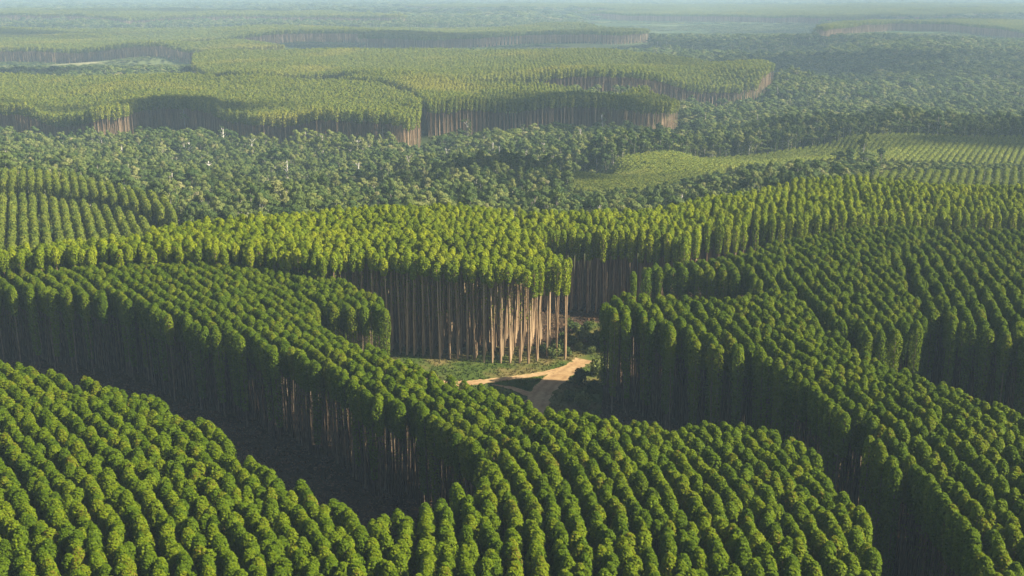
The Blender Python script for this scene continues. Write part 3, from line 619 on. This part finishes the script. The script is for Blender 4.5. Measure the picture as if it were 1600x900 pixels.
SRC = {}          # (kind, variant) -> (crown object, trunk object) of a real tree, whose geometry the masses repeat
def instancer(name, pts, rot, scl, idx, variants, label, cat):
    """ONE object: a point per tree, each repeating a variant's geometry (variants: list of (kind, k))"""
    me = bpy.data.meshes.new(name)
    me.from_pydata(np.asarray(pts, float).tolist(), [], [])
    for an, ty, d in (('turn', 'FLOAT_VECTOR', rot), ('size', 'FLOAT_VECTOR', scl)):
        a = me.attributes.new(an, ty, 'POINT'); a.data.foreach_set('vector', np.asarray(d, np.float32).ravel())
    a = me.attributes.new('pick', 'INT', 'POINT'); a.data.foreach_set('value', np.asarray(idx, np.int32))
    o = bpy.data.objects.new(name, me); col.objects.link(o)
    ng = bpy.data.node_groups.new(name, 'GeometryNodeTree')
    ng.interface.new_socket('Geometry', in_out='INPUT', socket_type='NodeSocketGeometry')
    ng.interface.new_socket('Geometry', in_out='OUTPUT', socket_type='NodeSocketGeometry')
    N = ng.nodes.new; Lk = ng.links.new
    gi = N('NodeGroupInput'); go = N('NodeGroupOutput')
    def attr(nm, ty):
        a = N('GeometryNodeInputNamedAttribute'); a.data_type = ty; a.inputs['Name'].default_value = nm
        return next(s for s in a.outputs if s.enabled and s.name == 'Attribute')
    tn, sn, pn = attr('turn', 'FLOAT_VECTOR'), attr('size', 'FLOAT_VECTOR'), attr('pick', 'INT')
    jn = N('GeometryNodeJoinGeometry')
    for v, key in enumerate(variants):
        cmp_ = N('FunctionNodeCompare'); cmp_.data_type = 'INT'; cmp_.operation = 'EQUAL'
        ia = [s for s in cmp_.inputs if s.enabled]
        Lk(pn, ia[0]); ia[1].default_value = v
        jv = N('GeometryNodeJoinGeometry')
        for ob in reversed(SRC[key]):
            oi = N('GeometryNodeObjectInfo'); oi.transform_space = 'ORIGINAL'; oi.inputs['Object'].default_value = ob
            Lk(oi.outputs['Geometry'], jv.inputs[0])
        ip = N('GeometryNodeInstanceOnPoints')
        Lk(gi.outputs[0], ip.inputs['Points']); Lk(cmp_.outputs[0], ip.inputs['Selection'])
        Lk(jv.outputs[0], ip.inputs['Instance']); Lk(tn, ip.inputs['Rotation']); Lk(sn, ip.inputs['Scale'])
        Lk(ip.outputs[0], jn.inputs[0])
    Lk(jn.outputs[0], go.inputs[0])
    md = o.modifiers.new('trees', 'NODES'); md.node_group = ng
    tag(o, label, cat, kind='stuff')
    return o

ORD = ['first', 'second', 'third', 'fourth', 'fifth', 'sixth', 'seventh', 'eighth', 'ninth', 'tenth', 'eleventh', 'twelfth', 'thirteenth', 'fourteenth', 'fifteenth', 'sixteenth', 'seventeenth', 'eighteenth', 'nineteenth', 'twentieth']
TENS = {2: 'twenty', 3: 'thirty', 4: 'forty', 5: 'fifty'}
def ordinal(n):
    if n <= 20: return ORD[n - 1]
    t, u = divmod(n, 10)
    return (TENS[t][:-1] + 'ieth') if u == 0 else TENS[t] + '-' + ORD[u - 1]

# which trees are built one by one: the largest in the photo, and the front rank of the lit trunk wall
BL = {'lower_left': 'lower left block', 'lower_middle': 'lower middle block', 'right_middle': 'right-hand block'}
cand = []
for b, T in enumerate(TREES):
    if T['name'] in BL:
        vis = (T['px'] > 2) & (T['px'] < 1598) & (T['py'] < 885) & (T['py'] > 300)
        for i in np.nonzero(vis)[0]:
            cand.append((T['y'][i], b, i))
cand.sort()
picked = {b: [] for b in range(len(TREES))}
for d, b, i in cand[:262]:
    picked[b].append(i)
TW = next(b for b, T in enumerate(TREES) if T['name'] == 'centre')
T = TREES[TW]
bx = {}
for i in range(len(T['x'])):
    if 606 < T['px'][i] < 892 and T['y'][i] < 345:
        q = int((T['px'][i] - 606) // 15)
        if q not in bx or T['y'][i] < T['y'][bx[q]]: bx[q] = i
wall_ids = [bx[q] for q in sorted(bx)]
picked[TW] = list(wall_ids)

ROT = {}; SPEC = {}
for b, T in enumerate(TREES):
    n = len(T['x'])
    edge = None
    if T['kind'] == 'broad':
        edge = (T['ed'] < 2.6) & (rng.random(n) < (0.3 if T['name'] == 'left_middle' else 0.8))
    SPEC[b] = spec(T['kind'], T['h'], n, edge)
    if T['name'] == 'centre':           # the right corner of the wall is leafy far down the stems
        m_ = (T['x'] > 5) & (T['ed'] < 5)
        SPEC[b][0][m_] = 'band'; SPEC[b][1][m_] = rng.integers(0, 4, m_.sum())
    ROT[b] = np.stack([rng.normal(0, 0.018, n), rng.normal(0, 0.018, n), rng.uniform(0, 6.283, n)], 1)

def build_picked(b, i, label, group, cat='tree', name='eucalyptus_tree'):
    T = TREES[b]; kd, var, sz, sxy = SPEC[b]
    e, c, t = link_tree(kd[i], int(var[i]), (T['x'][i], T['y'][i], T['z'][i]), tuple(ROT[b][i]), (sxy[i], sxy[i], sz[i]), name, label, cat, group)
    SRC.setdefault((kd[i], int(var[i])), (c, t))

for b, ids in picked.items():
    T = TREES[b]
    if not ids: continue
    if b == TW:
        for q, i in enumerate(sorted(ids, key=lambda i: T['px'][i])):
            build_picked(b, i, 'tall eucalyptus with bare pale trunk, %s from left along the sunlit trunk wall' % ordinal(q + 1), 'eucalyptus trees along the sunlit trunk wall')
        continue
    byrow = {}
    for i in ids: byrow.setdefault(int(T['k'][i]), []).append(i)
    rws = sorted(byrow, key=lambda k: min(T['px'][i] for i in byrow[k]) + 0.0)
    for rn, k in enumerate(rws):
        for q, i in enumerate(sorted(byrow[k], key=lambda i: -T['py'][i])):
            build_picked(b, i, 'eucalyptus, %s up from the bottom in %s row of the %s' % (ordinal(q + 1), ordinal(rn + 1), BL[T['name']]), 'eucalyptus trees in the foreground rows')

# one real tree for every variant the masses repeat, each at a place one can find in the picture
def ensure(kd, block, targets, group, name):
    T = TREES[block]
    for v, (tx, label) in enumerate(targets):
        best = None
        for i in np.nonzero(np.abs(T['px'] - tx) < 22)[0]:
            if i not in picked[block] and SPEC[block][0][i] == kd and T['py'][i] < 880 and (best is None or T['y'][i] < T['y'][best]): best = i
        SPEC[block][1][best] = v
        picked[block].append(best)
        build_picked(block, best, label, group, 'tree', name)
nb = {T['name']: b for b, T in enumerate(TREES)}
for v in range(len(MESH['broad'])): assert ('broad', v) in SRC
ensure('edge', nb['right_middle'], [(965, 'leafy edge eucalyptus at the left nose of the right-hand block beside the road'), (1100, 'eucalyptus leafy nearly to the ground, in the shaded front of the right-hand block'),
    (1250, 'leafy edge eucalyptus where the shaded front of the right-hand block bends downhill'), (1400, 'leafy edge eucalyptus above the dark lane at the lower right')], 'leafy edge eucalyptus trees', 'eucalyptus_tree')
ensure('high', nb['centre'], [(340, 'bright eucalyptus on the low left end of the centre block'), (420, 'bright eucalyptus in the left front of the centre block'), (480, 'bright eucalyptus above the dip left of the trunk wall'),
    (545, 'bright eucalyptus at the front just left of the trunk wall'), (585, 'bright eucalyptus at the left end of the trunk wall beside the dark nose')], 'bright eucalyptus trees', 'eucalyptus_tree')
ensure('band', nb['right_strip'], [(900, 'shaded eucalyptus in the recess right of the sunlit trunk wall'), (1060, 'eucalyptus on the corner where the recess ends'), (1250, 'bright eucalyptus at the front of the strip above the right-hand rows'),
    (1500, 'bright eucalyptus at the front of the strip near the right edge')], 'bright eucalyptus trees of the strip', 'eucalyptus_tree')
ensure('young', nb['young_left_front'], [(25, 'young column-shaped eucalyptus at the left picture edge, nearer young block'), (95, 'young column-shaped eucalyptus in the left half of the nearer young block'),
    (165, 'young column-shaped eucalyptus in the right half of the nearer young block'), (230, 'young column-shaped eucalyptus at the right end of the nearer young block')], 'young column-shaped trees at the left', 'young_eucalyptus')
ensure('shrub', nb['young_right_far'], [(960, 'low bushy young tree at the left end of the pale green field'), (1200, 'low bushy young tree on the middle of the pale green field'), (1500, 'low bushy young tree on the striped right part of the pale field')], 'low young trees on the pale field', 'young_eucalyptus')

def mass(blocks, name, label, cat):
    pts, rot, scl, idx, keys = [], [], [], [], []
    for b in blocks:
        T = TREES[b]; kd, var, sz, sxy = SPEC[b]
        m = np.ones(len(T['x']), bool); m[picked[b]] = False
        for i in np.nonzero(m)[0]:
            key = (kd[i], int(var[i]))
            if key not in keys: keys.append(key)
            pts.append((T['x'][i], T['y'][i], T['z'][i])); rot.append(ROT[b][i]); scl.append((sxy[i], sxy[i], sz[i])); idx.append(keys.index(key))
    print(name, len(pts))
    return instancer(name, pts, rot, scl, idx, keys, label, cat)
mature = [b for b, T in enumerate(TREES) if T['kind'] in ('broad', 'high', 'band')]
young = [b for b, T in enumerate(TREES) if T['kind'] in ('young', 'shrub')]
mass(mature, 'eucalyptus_plantation', 'dense rows of mature eucalyptus covering the near tableland blocks', 'plantation')
mass(young, 'young_plantation', 'rows of young column-shaped and bushy eucalyptus beside the native forest', 'plantation')

# ------------------------------------------------------------------ far plateaus
def grid_in(poly, s):
    p = np.asarray(poly); a, b = p.min(0), p.max(0)
    X, Y = np.meshgrid(np.arange(a[0], b[0], s), np.arange(a[1], b[1], s))
    x = X.ravel() + rng.uniform(-.28, .28, X.size) * s; y = Y.ravel() + rng.uniform(-.28, .28, X.size) * s
    k = inside(poly, x, y)
    return x[k], y[k]
nfar = len(MESH['far'])
first = True
for (name, z0, h, s, kind, poly, label) in DATA['far']:
    x, y = grid_in(poly, s)
    z = ground(x, y)
    px, py = project(x, y, z + h)
    ok = (px > -60) & (px < 1660)
    x, y, z = x[ok], y[ok], z[ok]
    n = len(x)
    sx = s / 3.9 * rng.uniform(0.9, 1.15, n); sz = h / 28 * (1 + 0.025 * rng.normal(size=n))
    var = rng.integers(0, nfar, n)
    rot = np.stack([0 * x, 0 * x, rng.uniform(0, 6.283, n)], 1)
    keep = np.ones(n, bool)
    if first:
        first = False
        ppx, _ = project(x, y, z + h)
        for v, (tx, lb) in enumerate([(50, 'distant eucalyptus in the shaded front rank at the left end of the far plateau'), (160, 'distant eucalyptus in the lit front rank of the far left plateau'),
                                      (420, 'distant eucalyptus midway along the shaded trunk wall of the far plateau'), (640, 'distant eucalyptus at the right corner of the far left plateau')]):
            c_ = [i for i in np.nonzero(np.abs(ppx - tx) < 12)[0] if keep[i]]
            i = min(c_, key=lambda i: y[i])
            keep[i] = False; var[i] = v
            e, c, t = link_tree('far', v, (x[i], y[i], z[i]), tuple(rot[i]), (sx[i], sx[i], sz[i]), 'eucalyptus_tree', lb, 'tree', 'distant front-rank eucalyptus')
            SRC[('far', v)] = (c, t)
    print(name, n)
    instancer('far_plantation', np.stack([x, y, z], 1)[keep], rot[keep], np.stack([sx, sx, sz], 1)[keep], var[keep], [('far', v) for v in range(nfar)], label, 'plantation')

# ------------------------------------------------------------------ native forest in the valley
fp = DATA['forest']
pts = []
for (d0, d1, s) in ((350, 900, 5.0), (900, 1400, 7.0), (1400, 3600, 9.5), (3600, 9500, 26.0)):
    x, y = grid_in(fp, s)
    k = (y >= d0) & (y < d1)
    pts.append(np.stack([x[k], y[k], np.full(k.sum(), s)], 1))
pts = np.concatenate(pts)
x, y, s = pts.T
z = ground(x, y)
px, py = project(x, y, z + 14)
k = (px > -90) & (px < 1690) & (py > -10)
for (nm, z0, h, kd, rs, ir, poly, gd) in DATA['stands']:
    k &= ~inside(poly, x, y) & (edge_dist(poly, x, y) > 5)
for f in DATA['far']:
    k &= ~inside(f[5], x, y)
    k &= edge_dist(f[5], x, y) > 8
k &= y > 395
def sight(px_, py_, pz_, zt):
    f_ = (CAM_H - zt) / (CAM_H - pz_)
    return px_ * f_, py_ * f_
k &= ~inside(DATA['field'][1], x, y) | (rng.random(len(x)) < 0.5)
k &= (y < 1900) | (wav(x, y * 2.2, 900, 55) > -0.35)
x, y, z, s = x[k], y[k], z[k], s[k]
n = len(x)
print('native', n)
big = 1 + 0.22 * wav(x, y, 70, 21)
sx = s / 6.0 * rng.uniform(0.6, 1.45, n) * big; sz = rng.uniform(0.5, 1.15, n) * big
sz = np.where(y > 3600, sz * 1.5, sz)
def hides(top):
    bad = np.zeros(n, bool)
    for zt, poly in DATA['clear']:
        a_, b_ = sight(x, y, z + top, zt)
        bad |= inside(poly, a_, b_)
    return bad
bad = hides(16 * sz)                    # in front of fields and trunk walls only low scrubby trees grow
sz[bad] *= 0.5; sx[bad] *= 0.75
bad = hides(16 * sz)
sz[bad] *= 0.5
bad = hides(14 * sz)
sz[bad] *= 0.6
var = rng.integers(0, 7, n)
rot = np.stack([rng.normal(0, .04, n), rng.normal(0, .04, n), rng.uniform(0, 6.283, n)], 1)
keep = np.ones(n, bool)
npx, npy = project(x, y, z + 14 * sz)
for v, (tx, lb) in enumerate([(345, 'native tree behind the low left end of the bright crest'), (450, 'native tree behind the left slope of the bright crest'), (560, 'native tree behind the crest, left of its highest point'),
                              (660, 'native tree right behind the highest point of the bright crest'), (760, 'native tree behind the crest above the middle of the trunk wall'),
                              (860, 'native tree behind the crest above the right end of the trunk wall'), (950, 'native tree behind the crest above the shaded recess')]):
    c_ = [i for i in np.nonzero((np.abs(npx - tx) < 18) & (npy < 312) & (y < 800))[0] if keep[i]]
    i = min(c_, key=lambda i: y[i])
    keep[i] = False; var[i] = v
    e, c, t = link_tree('native', v, (x[i], y[i], z[i]), tuple(rot[i]), (sx[i], sx[i], sz[i]), 'rainforest_tree', lb, 'tree', 'native trees behind the centre stand')
    SRC[('native', v)] = (c, t)
instancer('native_forest', np.stack([x, y, z], 1)[keep], rot[keep], np.stack([sx, sx, sz], 1)[keep], var[keep], [('native', v) for v in range(7)], 'mixed native forest filling the valley and the slopes behind it', 'forest')

EP = DATA['pts']['emerg']
for q, (ex, ey) in enumerate(EP):
    ez = float(ground(np.array([ex]), np.array([ey]))[0])
    left = sorted(EP, key=lambda p: p[0] / p[1]).index([ex, ey])
    link_tree(EMERG, q % 4, (ex, ey, ez), (0, 0, q * 1.7), (1, 1, 1), 'emergent_tree', 'tall pale-stemmed tree rising above the native forest, %s from the left' % ordinal(left + 1), 'tree', 'pale-stemmed trees above the native forest')

RM = np.concatenate([resample(SH[k_][0], 1.0) for k_ in ('road_main', 'road_left')])
BP = [p_ for p_ in DATA['pts']['shrubs'] if np.hypot(RM[:, 0] - p_[0], RM[:, 1] - p_[1]).min() > 5.2]
order = sorted(BP, key=lambda p: p[0] / p[1])
for q, (ex, ey) in enumerate(BP):
    s_ = rnd.uniform(0.8, 1.35)
    link_tree(BUSH, q % 4, (ex, ey, 0.02), (0, 0, q * 2.1), (s_, s_, s_ * rnd.uniform(0.9, 1.3)), 'bush', 'dark green bush at the right edge of the clearing, %s from the left' % ordinal(order.index([ex, ey]) + 1), 'bush', 'bushes beside the dirt road')

# ------------------------------------------------------------------ undergrowth on the shaded lanes between the blocks
def undergrowth():
    m = MB(); n = 150000
    D = 118 + 260 * rng.random(n) ** 0.9
    x = (rng.random(n) - 0.5) * 1.02 * D; y = D
    k = ~inside(CL, x, y)
    for (nm, z0, h, kd, rs, ir, poly, gd) in DATA['stands']:
        if nm in ('lower_left', 'lower_middle', 'left_middle', 'right_middle', 'right_upper', 'far_right', 'centre'):
            e = edge_dist(poly, x, y); k &= ~(inside(poly, x, y) & (e > 5))
    x, y = x[k], y[k]; n = len(x)
    lump = wav(x, y, 6, 31) + 0.6 * wav(x, y, 2.3, 32)
    z = ground(x, y) + np.clip(lump, 0, 2) * rng.uniform(0.1, 0.9, n) + 0.1
    m.quads(np.stack([x, y, z], 1), rng.normal(size=(n, 3)) * 0.7 + [0, 0, 0.8], 0.42 + 0.3 * np.clip(lump, 0, 1), rng)
    o = bpy.data.objects.new('undergrowth', m.mesh('undergrowth', M['litter'])); col.objects.link(o)
    tag(o, 'brown scrub and fallen litter in the shaded lanes between the blocks', kind='stuff', cat='undergrowth')
    print('undergrowth', n)
undergrowth()

# ------------------------------------------------------------------ thin clouds high outside the picture, whose shade dapples the valley
def clouds():
    import bmesh
    cmat, nt, out = mat('thin_cloud')
    d = nt.nodes.new('ShaderNodeBsdfTranslucent'); d.inputs['Color'].default_value = (0.9, 0.9, 0.9, 1)
    tr = nt.nodes.new('ShaderNodeBsdfTransparent')
    ms = nt.nodes.new('ShaderNodeMixShader'); ms.inputs[0].default_value = 0.2
    nt.links.new(tr.outputs[0], ms.inputs[1]); nt.links.new(d.outputs[0], ms.inputs[2]); nt.links.new(ms.outputs[0], out.inputs['Surface'])
    bm = bmesh.new(); alt = 620.0
    off = alt / math.tan(el)
    g = random.Random(5)
    for (sx_, sy_, wx, wy) in CLOUD_SHADE:
        for q in range(14):
            r = g.uniform(0.22, 0.5)
            c = (sx_ + off * math.cos(az) + g.uniform(-.6, .6) * wx, sy_ + off * math.sin(az) + g.uniform(-.6, .6) * wy, alt + g.uniform(-20, 30))
            mt = Matrix.Translation(c) @ Matrix.Diagonal((wx * r, wy * r, 22 + 12 * r, 1))
            bmesh.ops.create_icosphere(bm, subdivisions=2, radius=1, matrix=mt)
    me = bpy.data.meshes.new('clouds'); bm.to_mesh(me); bm.free(); me.materials.append(cmat)
    me.polygons.foreach_set('use_smooth', [True] * len(me.polygons))
    o = bpy.data.objects.new('clouds', me); col.objects.link(o)
    tag(o, 'thin broken clouds high above the plantation', kind='stuff')
CLOUD_SHADE = [(60, 1010, 120, 90), (330, 860, 330, 130), (-330, 960, 150, 45), (-60, 640, 190, 70),
               (700, 1700, 500, 320), (-700, 1560, 260, 120), (200, 2300, 900, 250), (-1300, 2500, 700, 260), (1500, 3400, 1100, 500), (-300, 4200, 1500, 500)]
clouds()

# ------------------------------------------------------------------ haze
hz = bpy.data.meshes.new('haze')
X0, X1, Y0, Y1, Z0, Z1 = -26000, 26000, -350, 26500, -45, CAM_H + 6
hv = [(a, b, c) for c in (Z0, Z1) for b in (Y0, Y1) for a in (X0, X1)]
hz.from_pydata(hv, [], [(0, 2, 3, 1), (4, 5, 7, 6), (0, 1, 5, 4), (2, 6, 7, 3), (0, 4, 6, 2), (1, 3, 7, 5)])
hm, nt, out = mat('haze')
pv = nt.nodes.new('ShaderNodeVolumePrincipled')
pv.inputs['Color'].default_value = (0.55, 0.76, 1.0, 1)
pv.inputs['Density'].default_value = 0.000165
pv.inputs['Anisotropy'].default_value = 0.0
nt.links.new(pv.outputs[0], out.inputs['Volume'])
hz.materials.append(hm)
ho = bpy.data.objects.new('haze', hz); col.objects.link(ho)
tag(ho, 'pale blue haze thickening towards the horizon', kind='stuff')
